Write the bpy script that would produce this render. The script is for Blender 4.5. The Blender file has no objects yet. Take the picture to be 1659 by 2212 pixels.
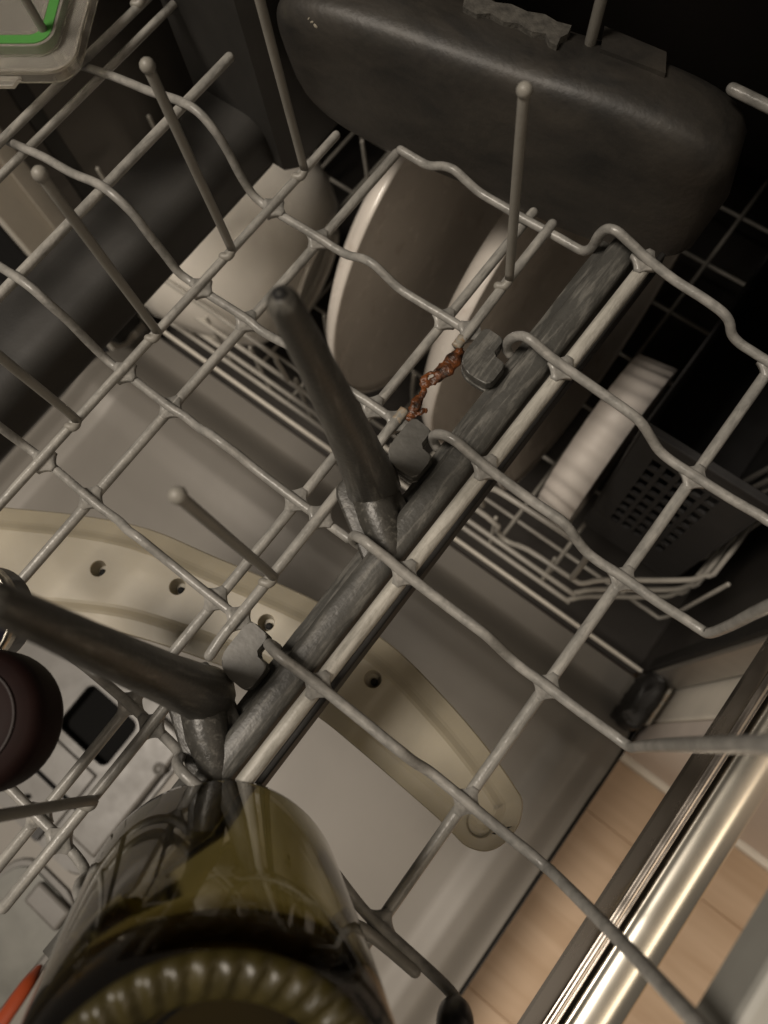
import bpy, bmesh, math, random
from mathutils import Vector, Matrix, noise
from mathutils.geometry import delaunay_2d_cdt
random.seed(7)
S = bpy.context.scene
COL = S.collection

# ------------------------------------------------------------------ camera
CAM_H = 0.27                                   # metres above the floor of the upper rack
RW = Matrix(((0.7884, 0.6096, -0.0828), (0.5678, -0.7728, -0.2836), (-0.2369, 0.1766, -0.9554)))  # world -> camera (x right, y down, z forward)
FPX, PW, PH = 1635.7, 1659.0, 2212.0           # focal length in units of a 1659 px wide frame
cam = bpy.data.cameras.new('camera')
co = bpy.data.objects.new('camera', cam)
COL.objects.link(co)
cam.sensor_fit = 'HORIZONTAL'
cam.sensor_width = 24.0
cam.lens = 24.0 * FPX / PW
cam.clip_start = 0.01
cam.clip_end = 50
r = RW.normalized().transposed()
m3 = Matrix((r.col[0], -r.col[1], -r.col[2])).transposed()
co.matrix_world = Matrix.Translation((0, 0, CAM_H)) @ m3.to_4x4()
cam.dof.use_dof = True
cam.dof.focus_distance = 0.285
cam.dof.aperture_fstop = cam.lens / 2.6        # a 2.6 mm pupil
S.camera = co

# ------------------------------------------------------------------ light
world = bpy.data.worlds.new('World')
S.world = world
world.use_nodes = True
bg = world.node_tree.nodes['Background']
bg.inputs[0].default_value = (1.0, 0.88, 0.74, 1)
bg.inputs[1].default_value = 0.112


def area(name, loc, target, size, watts, col, size_y=None):
    l = bpy.data.lights.new(name, 'AREA')
    l.shape = 'RECTANGLE' if size_y else 'DISK'
    l.size = size
    if size_y: l.size_y = size_y
    l.energy = watts
    l.color = col
    o = bpy.data.objects.new(name, l)
    COL.objects.link(o)
    o.location = loc
    zx = (Vector(loc) - Vector(target)).normalized()
    yx = (Vector((0, 1, 0)) - zx * zx.y).normalized()
    o.matrix_world = Matrix.Translation(loc) @ Matrix((yx.cross(zx), yx, zx)).transposed().to_4x4()
    return o


area('ceiling_lamp', (-0.72, -0.62, 1.95), (-0.15, 0.02, -0.2), 0.7, 40, (1.0, 0.89, 0.76))
area('side_fill', (0.80, -0.30, 1.45), (0.12, -0.15, -0.4), 0.30, 6.5, (1.0, 0.82, 0.62), 1.9)  # unseen fill light added at the right to streak the rail and lift the floor
S.view_settings.view_transform = 'Standard'
S.view_settings.look = 'None'
S.view_settings.exposure = 0.0
S.view_settings.gamma = 1.0
S.cycles.use_denoising = True
S.cycles.max_bounces = 10
S.cycles.transmission_bounces = 10


# ------------------------------------------------------------------ helpers
def ray(x, y):
    d = r @ Vector(((x - PW / 2) / FPX, (y - PH / 2) / FPX, 1.0))
    return d / -d.z


def at(x, y, z):
    """point at height z on the sight line of a picture position (1659 x 2212 frame)"""
    return Vector((0, 0, CAM_H)) + ray(x, y) * (CAM_H - z)


def tag(o, label=None, cat=None, group=None, kind=None):
    if label: o['label'] = label
    if cat: o['category'] = cat
    if group: o['group'] = group
    if kind: o['kind'] = kind
    return o


def thing(name, label, cat, loc=(0, 0, 0), group=None):
    o = bpy.data.objects.new(name, None)
    o.empty_display_size = 0.01
    COL.objects.link(o)
    o.location = loc
    return tag(o, label, cat, group)


def link(name, me, mat, parent=None, smooth=True):
    if mat and not me.materials:
        me.materials.append(mat)
    if smooth:
        for p in me.polygons: p.use_smooth = True
    o = bpy.data.objects.new(name, me)
    COL.objects.link(o)
    if parent:
        o.parent = parent
        if parent.type == 'EMPTY':
            o.matrix_parent_inverse = Matrix.Translation(-Vector(parent.location))
    return o


def from_bm(name, bm, mat, parent=None, smooth=True):
    bmesh.ops.recalc_face_normals(bm, faces=bm.faces)
    me = bpy.data.meshes.new(name)
    bm.to_mesh(me)
    bm.free()
    return link(name, me, mat, parent, smooth)


def catmull(pts, n=4):
    pts = [Vector(p) for p in pts]
    if len(pts) < 3: return pts
    out = []
    q = [2 * pts[0] - pts[1]] + pts + [2 * pts[-1] - pts[-2]]
    for i in range(1, len(q) - 2):
        p0, p1, p2, p3 = q[i - 1:i + 3]
        for k in range(n):
            t = k / n
            out.append(0.5 * ((2 * p1) + (p2 - p0) * t + (2 * p0 - 5 * p1 + 4 * p2 - p3) * t * t + (3 * p1 - p0 - 3 * p2 + p3) * t ** 3))
    out.append(pts[-1])
    return out


def tube(bm, pts, rad, n=10, cap='round', squash=None):
    """sweep a ring along pts; rad a number or list"""
    pts = [Vector(p) for p in pts]
    R = rad if isinstance(rad, (list, tuple)) else [rad] * len(pts)
    R = list(R)
    if cap == 'round':                          # hemispherical ends
        a, b = (pts[0] - pts[1]).normalized(), (pts[-1] - pts[-2]).normalized()
        st = [(pts[0] + a * R[0] * s, R[0] * c) for s, c in ((1.0, .05), (.85, .53), (.5, .866))]
        en = [(pts[-1] + b * R[-1] * s, R[-1] * c) for s, c in ((.5, .866), (.85, .53), (1.0, .05))]
        pts = [p for p, _ in st] + pts + [p for p, _ in en]
        R = [q for _, q in st] + R + [q for _, q in en]
    t0 = (pts[1] - pts[0]).normalized()
    up = Vector((0, 0, 1)) if abs(t0.z) < .9 else Vector((0, 1, 0))
    nrm = (up - t0 * up.dot(t0)).normalized()
    rings = []
    for i, p in enumerate(pts):
        t = (pts[min(i + 1, len(pts) - 1)] - pts[max(i - 1, 0)]).normalized()
        nrm = (nrm - t * nrm.dot(t)).normalized()
        bi = t.cross(nrm)
        ring = []
        for k in range(n):
            a = 2 * math.pi * k / n
            ring.append(bm.verts.new(p + (nrm * math.cos(a) * (squash or 1) + bi * math.sin(a)) * R[i]))
        rings.append(ring)
    for a, b in zip(rings, rings[1:]):
        for k in range(n):
            bm.faces.new((a[k], a[(k + 1) % n], b[(k + 1) % n], b[k]))
    bm.faces.new(rings[0][::-1])
    bm.faces.new(rings[-1])
    return rings


def wire(name, pts, rad, mat, parent, n=10, smooth=3, blobs=(), label=None):
    bm = bmesh.new()
    tube(bm, catmull(pts, smooth) if smooth else pts, rad, n)
    for c in blobs:
        web(bm, *c)
    o = from_bm(name, bm, mat, parent)
    if label: o['label'] = label
    return o


def web(bm, x, y, z, w=.0012, ext=.0054, th=.0026):
    """concave coating fillets where two wires cross; the arms stay inside the wires"""
    poly = []
    for q in range(4):
        ca, sa = ((1, 0), (0, 1), (-1, 0), (0, -1))[q]
        for k in range(9):
            t = k / 8
            u = (1 - t) ** 2 * ext + 2 * t * (1 - t) * (w + .0012) + t * t * w
            v = (1 - t) ** 2 * w + 2 * t * (1 - t) * (w + .0012) + t * t * ext
            poly.append((x + u * ca - v * sa, y + u * sa + v * ca))
    prism(bm, poly, z - th / 2, z + th / 2)


def blob(bm, c, rr, sq=(1, 1, 1)):
    bmesh.ops.create_icosphere(bm, subdivisions=2, radius=1, matrix=Matrix.Translation(c) @ Matrix.Diagonal((rr * sq[0], rr * sq[1], rr * sq[2], 1)))


def box(bm, lo, hi, bev=0, seg=2, mat=None):
    M = Matrix.Translation([(a + b) / 2 for a, b in zip(lo, hi)]) @ Matrix.Diagonal([b - a for a, b in zip(lo, hi)] + [1])
    v = bmesh.ops.create_cube(bm, size=1, matrix=(mat @ M) if mat else M)['verts']
    if bev:
        e = list({e for x in v for e in x.link_edges})
        bmesh.ops.bevel(bm, geom=e, offset=bev, segments=seg, affect='EDGES', profile=.5)


def prism(bm, poly, z0, z1, bev=0, seg=2):
    """poly: list of (x, y); extruded from z0 to z1"""
    b = [bm.verts.new((x, y, z0)) for x, y in poly]
    t = [bm.verts.new((x, y, z1)) for x, y in poly]
    n = len(poly)
    f = [bm.faces.new(b[::-1]), bm.faces.new(t)]
    for i in range(n):
        f.append(bm.faces.new((b[i], b[(i + 1) % n], t[(i + 1) % n], t[i])))
    if bev:
        bmesh.ops.bevel(bm, geom=list({e for q in f[:2] for e in q.edges}), offset=bev, segments=seg, affect='EDGES', profile=.5)


def lathe(bm, prof, n=48, M=Matrix.Identity(4), closed=False, ang=None):
    """prof: list of (radius, height) about local z"""
    rings = []
    for rr, h in prof:
        if rr < 1e-6:
            rings.append([bm.verts.new(M @ Vector((0, 0, h)))])
        else:
            rings.append([bm.verts.new(M @ Vector((rr * math.cos(2 * math.pi * k / n), rr * math.sin(2 * math.pi * k / n), h))) for k in range(n)])
    pairs = list(zip(rings, rings[1:])) + ([(rings[-1], rings[0])] if closed else [])
    for a, b in pairs:
        for k in range(n):
            q = [a[k % len(a)], a[(k + 1) % len(a)], b[(k + 1) % len(b)], b[k % len(b)]]
            u = []
            for w in q:
                if w not in u: u.append(w)
            if len(u) > 2: bm.faces.new(u)
    return rings


def rough(bm, amp, scale):
    for v in bm.verts:
        v.co += noise.noise_vector(v.co * scale) * amp


# ------------------------------------------------------------------ materials
def mat(name, base, rough_=0.5, metal=0.0, var=0.12, vscale=60, stain=None, stain_amt=0.5, stain_scale=40, stain_stretch=(1, 1, 1),
        bump=0.0, bscale=300, rvar=0.12, trans=0.0, ior=1.5, sss=0.0, spec=0.5, coat=0.0, stain_sharp=0.12):
    m = bpy.data.materials.new(name)
    m.use_nodes = True
    nt = m.node_tree
    N, L = nt.nodes, nt.links
    b = N['Principled BSDF']
    b.inputs['Metallic'].default_value = metal
    b.inputs['Transmission Weight'].default_value = trans
    b.inputs['IOR'].default_value = ior
    b.inputs['Specular IOR Level'].default_value = spec
    b.inputs['Coat Weight'].default_value = coat
    if sss:
        b.inputs['Subsurface Weight'].default_value = sss
        b.inputs['Subsurface Radius'].default_value = (.006, .005, .003)
        b.inputs['Subsurface Scale'].default_value = 1
    tc = N.new('ShaderNodeTexCoord')
    n1 = N.new('ShaderNodeTexNoise')
    n1.inputs['Scale'].default_value = vscale
    n1.inputs['Detail'].default_value = 6
    L.new(tc.outputs['Object'], n1.inputs['Vector'])
    rp = N.new('ShaderNodeValToRGB')
    rp.color_ramp.elements[0].position = .3
    rp.color_ramp.elements[1].position = .7
    lo = [c * (1 - var) for c in base] + [1]
    hi = [min(1, c * (1 + var)) for c in base] + [1]
    rp.color_ramp.elements[0].color = lo
    rp.color_ramp.elements[1].color = hi
    L.new(n1.outputs['Fac'], rp.inputs['Fac'])
    out = rp.outputs['Color']
    if stain:
        mp = N.new('ShaderNodeMapping')
        mp.inputs['Scale'].default_value = stain_stretch
        L.new(tc.outputs['Object'], mp.inputs['Vector'])
        n2 = N.new('ShaderNodeTexNoise')
        n2.inputs['Scale'].default_value = stain_scale
        n2.inputs['Detail'].default_value = 8
        n2.inputs['Roughness'].default_value = .65
        n2.inputs['Distortion'].default_value = .4
        L.new(mp.outputs['Vector'], n2.inputs['Vector'])
        r2 = N.new('ShaderNodeValToRGB')
        c = 0.62 - 0.24 * stain_amt
        r2.color_ramp.elements[0].position = max(0, c - stain_sharp)
        r2.color_ramp.elements[1].position = min(1, c + stain_sharp)
        L.new(n2.outputs['Fac'], r2.inputs['Fac'])
        mx = N.new('ShaderNodeMix')
        mx.data_type = 'RGBA'
        L.new(r2.outputs['Color'], mx.inputs[0])
        L.new(out, mx.inputs[6])
        mx.inputs[7].default_value = list(stain) + [1]
        out = mx.outputs[2]
    L.new(out, b.inputs['Base Color'])
    mr = N.new('ShaderNodeMapRange')
    mr.inputs['To Min'].default_value = max(.02, rough_ - rvar)
    mr.inputs['To Max'].default_value = min(1, rough_ + rvar)
    L.new(n1.outputs['Fac'], mr.inputs['Value'])
    L.new(mr.outputs['Result'], b.inputs['Roughness'])
    if bump:
        n3 = N.new('ShaderNodeTexNoise')
        n3.inputs['Scale'].default_value = bscale
        n3.inputs['Detail'].default_value = 5
        L.new(tc.outputs['Object'], n3.inputs['Vector'])
        bp = N.new('ShaderNodeBump')
        bp.inputs['Strength'].default_value = bump
        bp.inputs['Distance'].default_value = .0006
        L.new(n3.outputs['Fac'], bp.inputs['Height'])
        L.new(bp.outputs['Normal'], b.inputs['Normal'])
    return m


M = {}
M['coat_x'] = mat('grey_nylon_coat', (.215, .21, .196), .34, var=.2, vscale=220, stain=(.31, .30, .28), stain_amt=.36, stain_scale=150, stain_stretch=(.9, 1.1, 1.1), bump=.4, bscale=450, stain_sharp=.10)
M['coat_y'] = mat('grey_nylon_coat_long', (.215, .21, .195), .34, var=.2, vscale=220, stain=(.33, .32, .295), stain_amt=.36, stain_scale=190, stain_stretch=(1.8, .35, 1.8), bump=.4, bscale=450, stain_sharp=.10)
M['coat_old'] = mat('worn_nylon_coat', (.42, .405, .365), .5, stain=(.25, .24, .21), stain_amt=.36, stain_scale=90, stain_stretch=(6, .7, 6), bump=.5, bscale=500)
M['tine'] = mat('tine_coat', (.215, .205, .182), .45, bump=.2, bscale=600)
M['lower_coat'] = mat('lower_rack_coat', (.40, .38, .34), .35, bump=.15)
M['dark'] = mat('dark_grey_plastic', (.058, .057, .052), .45, var=.16, vscale=60, stain=(.155, .15, .136), stain_amt=.16, stain_scale=330, stain_stretch=(1.3, .16, 1), bump=.35, bscale=600, stain_sharp=.09)
M['post'] = mat('post_plastic', (.044, .042, .037), .40, var=.14, vscale=60, stain=(.12, .115, .102), stain_amt=.08, stain_scale=330, stain_stretch=(1.4, 1.4, .12), bump=.35, bscale=600, stain_sharp=.07)
M['dark_clean'] = mat('dark_grey_plastic_clean', (.062, .060, .054), .45, stain=(.12, .116, .105), stain_amt=.25, stain_scale=30, bump=.25, bscale=400)
M['dark_cover'] = mat('cover_plastic', (.0185, .0178, .0166), .5, stain=(.060, .053, .044), stain_amt=.36, stain_scale=48, stain_stretch=(.6, 1, 1), bump=.3, bscale=420, stain_sharp=.2)
M['pipe'] = mat('pipe_plastic', (.019, .018, .0165), .6, stain=(.027, .0255, .023), stain_amt=.4, stain_scale=25, bump=.12, bscale=700)
M['scale'] = mat('limescale', (.22, .20, .16), .85, var=.35, vscale=300, bump=1.0, bscale=500)
M['scale_grey'] = mat('grey_limescale', (.085, .08, .07), .85, var=.4, vscale=300, bump=1.0, bscale=500)
M['rust'] = mat('rust', (.15, .046, .011), .38, var=.7, vscale=420, stain=(.016, .009, .006), stain_amt=.55, stain_scale=240, bump=1.0, bscale=700)
M['rust_edge'] = mat('rust_stained_coat', (.25, .235, .20), .5, stain=(.27, .15, .05), stain_amt=.12, stain_scale=330, bump=.5)
M['arm'] = mat('beige_plastic', (.355, .318, .242), .36, var=.05, vscale=25, stain=(.325, .29, .218), stain_amt=.3, stain_scale=18, bump=.04, bscale=400, sss=.35)
M['hole'] = mat('nozzle_bore', (.004, .004, .004), .8)
M['steel'] = mat('satin_steel', (.50, .47, .43), .40, metal=.85, var=.05, vscale=20, stain=(.42, .395, .36), stain_amt=.4, stain_scale=9, bump=.05, bscale=900, rvar=.06)
M['door'] = mat('satin_door_steel', (.172, .159, .140), .48, metal=.12, var=.03, vscale=14, stain=(.156, .144, .127), stain_amt=.35, stain_scale=8, bump=.06, bscale=900, rvar=.05)
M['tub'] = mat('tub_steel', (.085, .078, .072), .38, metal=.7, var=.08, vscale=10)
M['seal'] = mat('black_rubber', (.010, .009, .008), .55, bump=.3, bscale=200)
M['disp'] = mat('dispenser_plastic', (.125, .118, .108), .4, var=.04, stain=(.105, .099, .09), stain_amt=.3, stain_scale=30, bump=.06)
M['disp_shade'] = mat('recess_shade', (.006, .006, .006), .85, spec=.1)  # near-black: the shade of a deep recess put into the colour
M['disp_lid'] = mat('dispenser_lid', (.12, .12, .105), .35)
M['cream'] = mat('cream_glaze', (.74, .69, .62), .18, var=.03, coat=.4, bump=.04, bscale=120)
M['glaze'] = mat('stoneware_glaze', (.76, .71, .65), .25, var=.04, vscale=45, stain=(.48, .40, .34), stain_amt=-.35, stain_scale=55, bump=.06, bscale=200, coat=.2)
M['white'] = mat('white_glaze', (.80, .76, .69), .2, var=.03, coat=.4, bump=.05, bscale=60)
M['ribbed'] = mat('white_ceramic', (.70, .65, .60), .55, var=.03)
M['basket'] = mat('basket_plastic', (.026, .025, .025), .5, bump=.1)
M['chrome'] = mat('chrome', (.75, .71, .62), .26, metal=1.0, var=.05, vscale=25, rvar=.05)
M['chrome_shade'] = mat('shaded_chrome', (.40, .36, .32), .25, metal=1.0, var=.08)  # darker chrome copy: shade on the rail's left side put into the colour
M['panel'] = mat('cream_board', (.82, .77, .68), .45, var=.03)
M['plinth'] = mat('white_board', (.82, .73, .66), .45, var=.03)
M['black_panel'] = mat('black_panel', (.006, .006, .006), .35)
M['redglass'] = mat('dark_red_glaze', (.010, .004, .0035), .6, var=.3, bump=.3, bscale=120)
M['redrim'] = mat('dark_red_rim', (.011, .0045, .004), .62, var=.3, spec=.12)
M['navy'] = mat('navy_plastic', (.008, .008, .016), .3)
M['orange'] = mat('orange_plastic', (.30, .05, .015), .4)
M['green_seal'] = mat('green_silicone', (.06, .22, .045), .45, var=.05)
M['knob'] = mat('black_knob', (.012, .011, .012), .4)
M['greyplate'] = mat('grey_bracket', (.30, .295, .27), .5)
M['clear'] = mat('clear_plastic', (.86, .83, .76), .14, var=.02, trans=.86, ior=1.4)


def glass(name, col, density):
    m = bpy.data.materials.new(name)
    m.use_nodes = True
    nt = m.node_tree
    b = nt.nodes['Principled BSDF']
    b.inputs['Base Color'].default_value = (1, 1, 1, 1)
    b.inputs['Transmission Weight'].default_value = 1
    b.inputs['Roughness'].default_value = .05
    b.inputs['IOR'].default_value = 1.5
    b.inputs['Specular IOR Level'].default_value = .25
    ab = nt.nodes.new('ShaderNodeVolumeAbsorption')
    ab.inputs['Color'].default_value = (*col, 1)
    ab.inputs['Density'].default_value = density
    nt.links.new(ab.outputs[0], nt.nodes['Material Output'].inputs['Volume'])
    return m


M['amber'] = mat('amber_glass', (.050, .040, .011), .36, var=.25, vscale=150, trans=.35, spec=.3)
M['olive'] = glass('olive_glass', (.52, .46, .07), 820)


def wood():
    m = bpy.data.materials.new('oak_floor')
    m.use_nodes = True
    nt = m.node_tree
    N, L = nt.nodes, nt.links
    b = N['Principled BSDF']
    tc = N.new('ShaderNodeTexCoord')
    oi = N.new('ShaderNodeObjectInfo')
    ad = N.new('ShaderNodeVectorMath')
    ad.operation = 'ADD'
    cb = N.new('ShaderNodeCombineXYZ')
    ml = N.new('ShaderNodeMath')
    ml.operation = 'MULTIPLY'
    ml.inputs[1].default_value = 7
    L.new(oi.outputs['Random'], ml.inputs[0])
    L.new(ml.outputs[0], cb.inputs[0])
    L.new(tc.outputs['Object'], ad.inputs[0])
    L.new(cb.outputs[0], ad.inputs[1])
    mp = N.new('ShaderNodeMapping')
    mp.inputs['Scale'].default_value = (3.0, 34, 1)
    L.new(ad.outputs[0], mp.inputs['Vector'])
    n = N.new('ShaderNodeTexNoise')
    n.inputs['Scale'].default_value = 1.7
    n.inputs['Detail'].default_value = 7
    n.inputs['Distortion'].default_value = .7
    L.new(mp.outputs[0], n.inputs['Vector'])
    rp = N.new('ShaderNodeValToRGB')
    e = rp.color_ramp.elements
    e[0].position, e[0].color = .30, (.46, .32, .205, 1)
    e[1].position, e[1].color = .66, (.57, .42, .29, 1)
    L.new(n.outputs['Fac'], rp.inputs[0])
    L.new(rp.outputs[0], b.inputs['Base Color'])
    b.inputs['Roughness'].default_value = .5
    return m


M['wood'] = wood()

# ------------------------------------------------------------------ kitchen floor: planks
Z_FLOOR, Z_DOOR = -.52, -.38
bm = bmesh.new()
box(bm, (-1.2, -1.2, Z_FLOOR - .03), (1.6, 1.2, Z_FLOOR - .006))
fl = tag(from_bm('floor', bm, M['seal'], smooth=False), kind='structure')
ys = [-.55 + .192 * k + .001 for k in range(5)]
for k, y0 in enumerate([-.166 - .192, -.166, .026, .218 - .0]):
    for x0, x1 in ((-.42, .02 + .11 * k), (.02 + .11 * k, 1.3)):
        if x1 < .1: continue
        bm = bmesh.new()
        box(bm, (x0 + .0001, y0 + .0001, Z_FLOOR - .012), (x1 - .0001, y0 + .192 - .0001, Z_FLOOR), .0007, 1)
        from_bm('plank', bm, M['wood'], fl, smooth=False)

# ------------------------------------------------------------------ neighbouring cupboard fronts
cab = thing('cupboard', 'white kitchen cupboard beside the right edge of the open door', 'cupboard', (.13, .09, Z_FLOOR))
for nm, lo, hi, mt in (('door_panel', (.1225, .0885, Z_FLOOR + .022), (.62, .108, .33), 'plinth'), ('side_panel', (.1235, .1105, Z_FLOOR + .02), (.1415, .60, .33), 'panel'),
                       ('edge_strip', (.1415, .1105, Z_FLOOR + .02), (.60, .128, .33), 'panel'), ('skirting', (.124, .0825, Z_FLOOR), (.62, .1, Z_FLOOR + .019), 'panel')):
    bm = bmesh.new()
    box(bm, lo, hi, .0015, 2)
    from_bm(nm, bm, M[mt], cab, smooth=False)
cab = thing('side_unit', 'cream edged black cupboard left of the dishwasher opening', 'cupboard', (-.52, .09, Z_FLOOR))
for nm, lo, hi, mt in (('edge_board', (-.530, .1, Z_FLOOR), (-.512, .150, .33), 'panel'), ('edge_strip', (-.5115, .128, Z_FLOOR), (-.507, .150, .33), 'panel'), ('front_panel', (-1.1, .098, Z_FLOOR), (-.531, .12, .33), 'black_panel')):
    bm = bmesh.new()
    box(bm, lo, hi, .0012, 2)
    from_bm(nm, bm, M[mt], cab, smooth=False)

# ------------------------------------------------------------------ dishwasher: tub, seal, open door
dw = thing('dishwasher', 'open dishwasher with satin steel tub and lowered door', 'dishwasher', (-.19, .14, Z_FLOOR))
TX0, TX1, TY0, TY1, TZ0, TZ1 = -.492, .0965, .1385, .66, -.425, .35
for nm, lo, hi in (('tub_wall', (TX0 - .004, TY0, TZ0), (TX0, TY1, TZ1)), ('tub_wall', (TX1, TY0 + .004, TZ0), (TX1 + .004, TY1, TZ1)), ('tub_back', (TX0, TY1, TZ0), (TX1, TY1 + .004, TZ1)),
                   ('tub_floor', (TX0, TY0 + .002, TZ0 - .004), (TX1, TY1, TZ0)), ('tub_roof_shade', (TX0 - .01, TY0 - .04, TZ1 + .001), (TX1 + .012, TY1, TZ1 + .006))):  # roof is out of view, its front lip lengthened to shade the tub
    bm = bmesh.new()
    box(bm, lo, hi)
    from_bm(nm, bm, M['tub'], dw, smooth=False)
for nm, lo, hi, mt in (('frame', (.0985, .1365, TZ0), (.1185, .141, TZ1), 'steel'), ('frame', (-.506, .1515, TZ0), (-.4965, .156, TZ1), 'steel'),
                       ('seal', (.0955, .1395, -.372), (.1005, .152, TZ1), 'seal'), ('seal', (-.4955, .158, -.40), (-.4895, .172, TZ1), 'seal'),
                       ('threshold', (TX0 + .004, .1365, -.3835), (TX1 - .002, .1395, -.3775), 'panel'),
                       ('seal_corner', (.094, .090, -.386), (.1130, .136, -.346), 'seal'), ('seal_corner', (-.497, .10, -.388), (-.482, .136, -.345), 'seal'),
                       ('hinge_cover', (.1135, .100, -.384), (.1165, .134, -.350), 'rust_edge')):
    bm = bmesh.new()
    box(bm, lo, hi, .0015 if nm != 'seal_corner' else .005, 2)
    if nm == 'seal_corner':
        bmesh.ops.subdivide_edges(bm, edges=bm.edges[:], cuts=4, use_grid_fill=True)
        rough(bm, .004, 110)
        rough(bm, .002, 320)
    from_bm(nm, bm, M[mt], dw, smooth=nm == 'seal_corner')


def sstep(a, b, x):
    t = min(1, max(0, (x - a) / (b - a)))
    return t * t * (3 - 2 * t)


def door_h(x, y):
    z = -.385
    z -= .020 * sstep(.084, .116, y)
    z += .0040 * (sstep(.030, .058, y) - sstep(.072, .094, y))
    z += .0045 * sstep(.060, .084, x) * (1 - sstep(.05, .09, y))
    z -= .0060 * sstep(.092, .112, x)
    z -= .022 * sstep(.1155, .1172, x)
    z += .0045 * (1 - sstep(-.462, -.440, x)) * (1 - sstep(.05, .09, y))
    z -= .0060 * (1 - sstep(-.490, -.470, x))
    z -= .022 * (1 - sstep(-.4955, -.494, x))
    return z


def dedupe(v):
    out = [v[0]]
    for q in v[1:]:
        if q - out[-1] > 3e-4: out.append(q)
    return out


bm = bmesh.new()
xs = dedupe(sorted([-.496 + .0012 * k for k in range(0, 45)] + [-.44 + .02 * k for k in range(26)] + [.065 + .0008 * k for k in range(66)]))
yy = dedupe(sorted([-.42 + .03 * k for k in range(16)] + [.04 + .0014 * k for k in range(69)]))
g = [[bm.verts.new((x, y, door_h(x, y))) for x in xs] for y in yy]
for a, b in zip(g, g[1:]):
    for k in range(len(xs) - 1):
        bm.faces.new((a[k], a[k + 1], b[k + 1], b[k]))
door = from_bm('door', bm, M['door'], dw)
door['label'] = 'lowered satin steel inner door panel'
bm = bmesh.new()
box(bm, (.1172, -.42, -.44), (.1190, .128, -.388), .0006, 1)
from_bm('door_edge', bm, M['seal'], door, smooth=False)

# dispenser in the door
ZD = -.385
for lo, hi, bev, mt, nm in (((-.345, -.275, ZD - .004), (-.166, -.118, ZD + .004), .006, 'disp', 'dispenser_plate'),
                                                        ((-.2685, -.195, ZD + .0042), (-.2105, -.151, ZD + .0048), .0035, 'disp_shade', 'compartment'),
                            ((-.205, -.252, ZD + .0045), (-.170, -.135, ZD + .012), .003, 'disp', 'slide_rail'),
                            ((-.30, -.262, ZD + .0045), (-.215, -.206, ZD + .007), .003, 'disp', 'lid_plate'),
                            ((-.228, -.40, ZD - .003), (-.150, -.285, ZD + .004), .012, 'disp', 'lid_frame'),
                            ((-.223, -.395, ZD + .0045), (-.155, -.290, ZD + .0062), .010, 'disp_lid', 'lid'),
                            ((-.195, -.31, ZD + .0063), (-.158, -.291, ZD + .012), .004, 'disp', 'latch'),
                            ((-.226, -.274, ZD + .0072), (-.219, -.262, ZD + .0082), .001, 'seal', 'slot'),
                            ((-.26, -.236, ZD + .0072), (-.2, -.2325, ZD + .0082), .0008, 'disp_shade', 'slot')):
    bm = bmesh.new()
    if nm in ('dispenser_plate', 'compartment_rim', 'compartment', 'lid_frame', 'lid'):
        rr = bev
        poly = []
        R0 = {'dispenser_plate': .02, 'compartment_rim': .010, 'compartment': .008, 'lid_frame': .024, 'lid': .021}[nm]
        for cx, cy, a0 in ((hi[0] - R0, hi[1] - R0, 0), (lo[0] + R0, hi[1] - R0, 90), (lo[0] + R0, lo[1] + R0, 180), (hi[0] - R0, lo[1] + R0, 270)):
            for k in range(7):
                a = math.radians(a0 + 15 * k)
                poly.append((cx + R0 * math.cos(a), cy + R0 * math.sin(a)))
        prism(bm, poly, lo[2], hi[2], min(.0015, (hi[2] - lo[2]) / 3))
    else:
        box(bm, lo, hi, min(bev, (hi[2] - lo[2]) * .45), 2)
    from_bm(nm, bm, M[mt], door, smooth=False)
def rrect(cx, cy, hx, hy, R0, ang, n_=8):
    out = []
    for sx, sy, a0 in ((1, 1, 0), (-1, 1, 90), (-1, -1, 180), (1, -1, 270)):
        for k in range(n_ + 1):
            a = math.radians(a0 + 90 * k / n_)
            out.append(Vector((sx * (hx - R0) + R0 * math.cos(a), sy * (hy - R0) + R0 * math.sin(a))))
    c, s = math.cos(ang), math.sin(ang)
    return [(cx + p.x * c - p.y * s, cy + p.x * s + p.y * c) for p in out]


def ringwall(name, p_out, p_in, z0, z1, mt, parent):
    bm = bmesh.new()
    n_ = len(p_out)
    v = [[bm.verts.new((*p, z)) for p in pl] for pl, z in ((p_out, z0), (p_out, z1), (p_in, z1), (p_in, z0))]
    for a, b in zip(v, v[1:] + v[:1]):
        for k in range(n_): bm.faces.new((a[k], a[(k + 1) % n_], b[(k + 1) % n_], b[k]))
    return from_bm(name, bm, M[mt], parent, smooth=False)


ringwall('compartment_rim', rrect(-.2395, -.173, .0335, .0270, .010, 0), rrect(-.2395, -.173, .0292, .0222, .007, 0), ZD + .0041, ZD + .0150, 'disp', door)
ringwall('compartment_wall', rrect(-.2395, -.173, .0291, .0221, .007, 0), rrect(-.2395, -.173, .0280, .0210, .006, 0), ZD + .0043, ZD + .0135, 'disp_shade', door)
for (x, y, rr, mt, nm) in ((-.1745, -.167, .0052, 'disp', 'button'), (-.250, -.254, .0022, 'seal', 'pin_hole')):
    bm = bmesh.new()
    lathe(bm, [(0, ZD + .0045), (rr, ZD + .0045), (rr, ZD + .0125), (rr * .8, ZD + .0135), (rr * .75, ZD + .0128), (0, ZD + .0128)], 24, Matrix.Translation((x, y, 0)))
    from_bm(nm, bm, M[mt], door)

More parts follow.
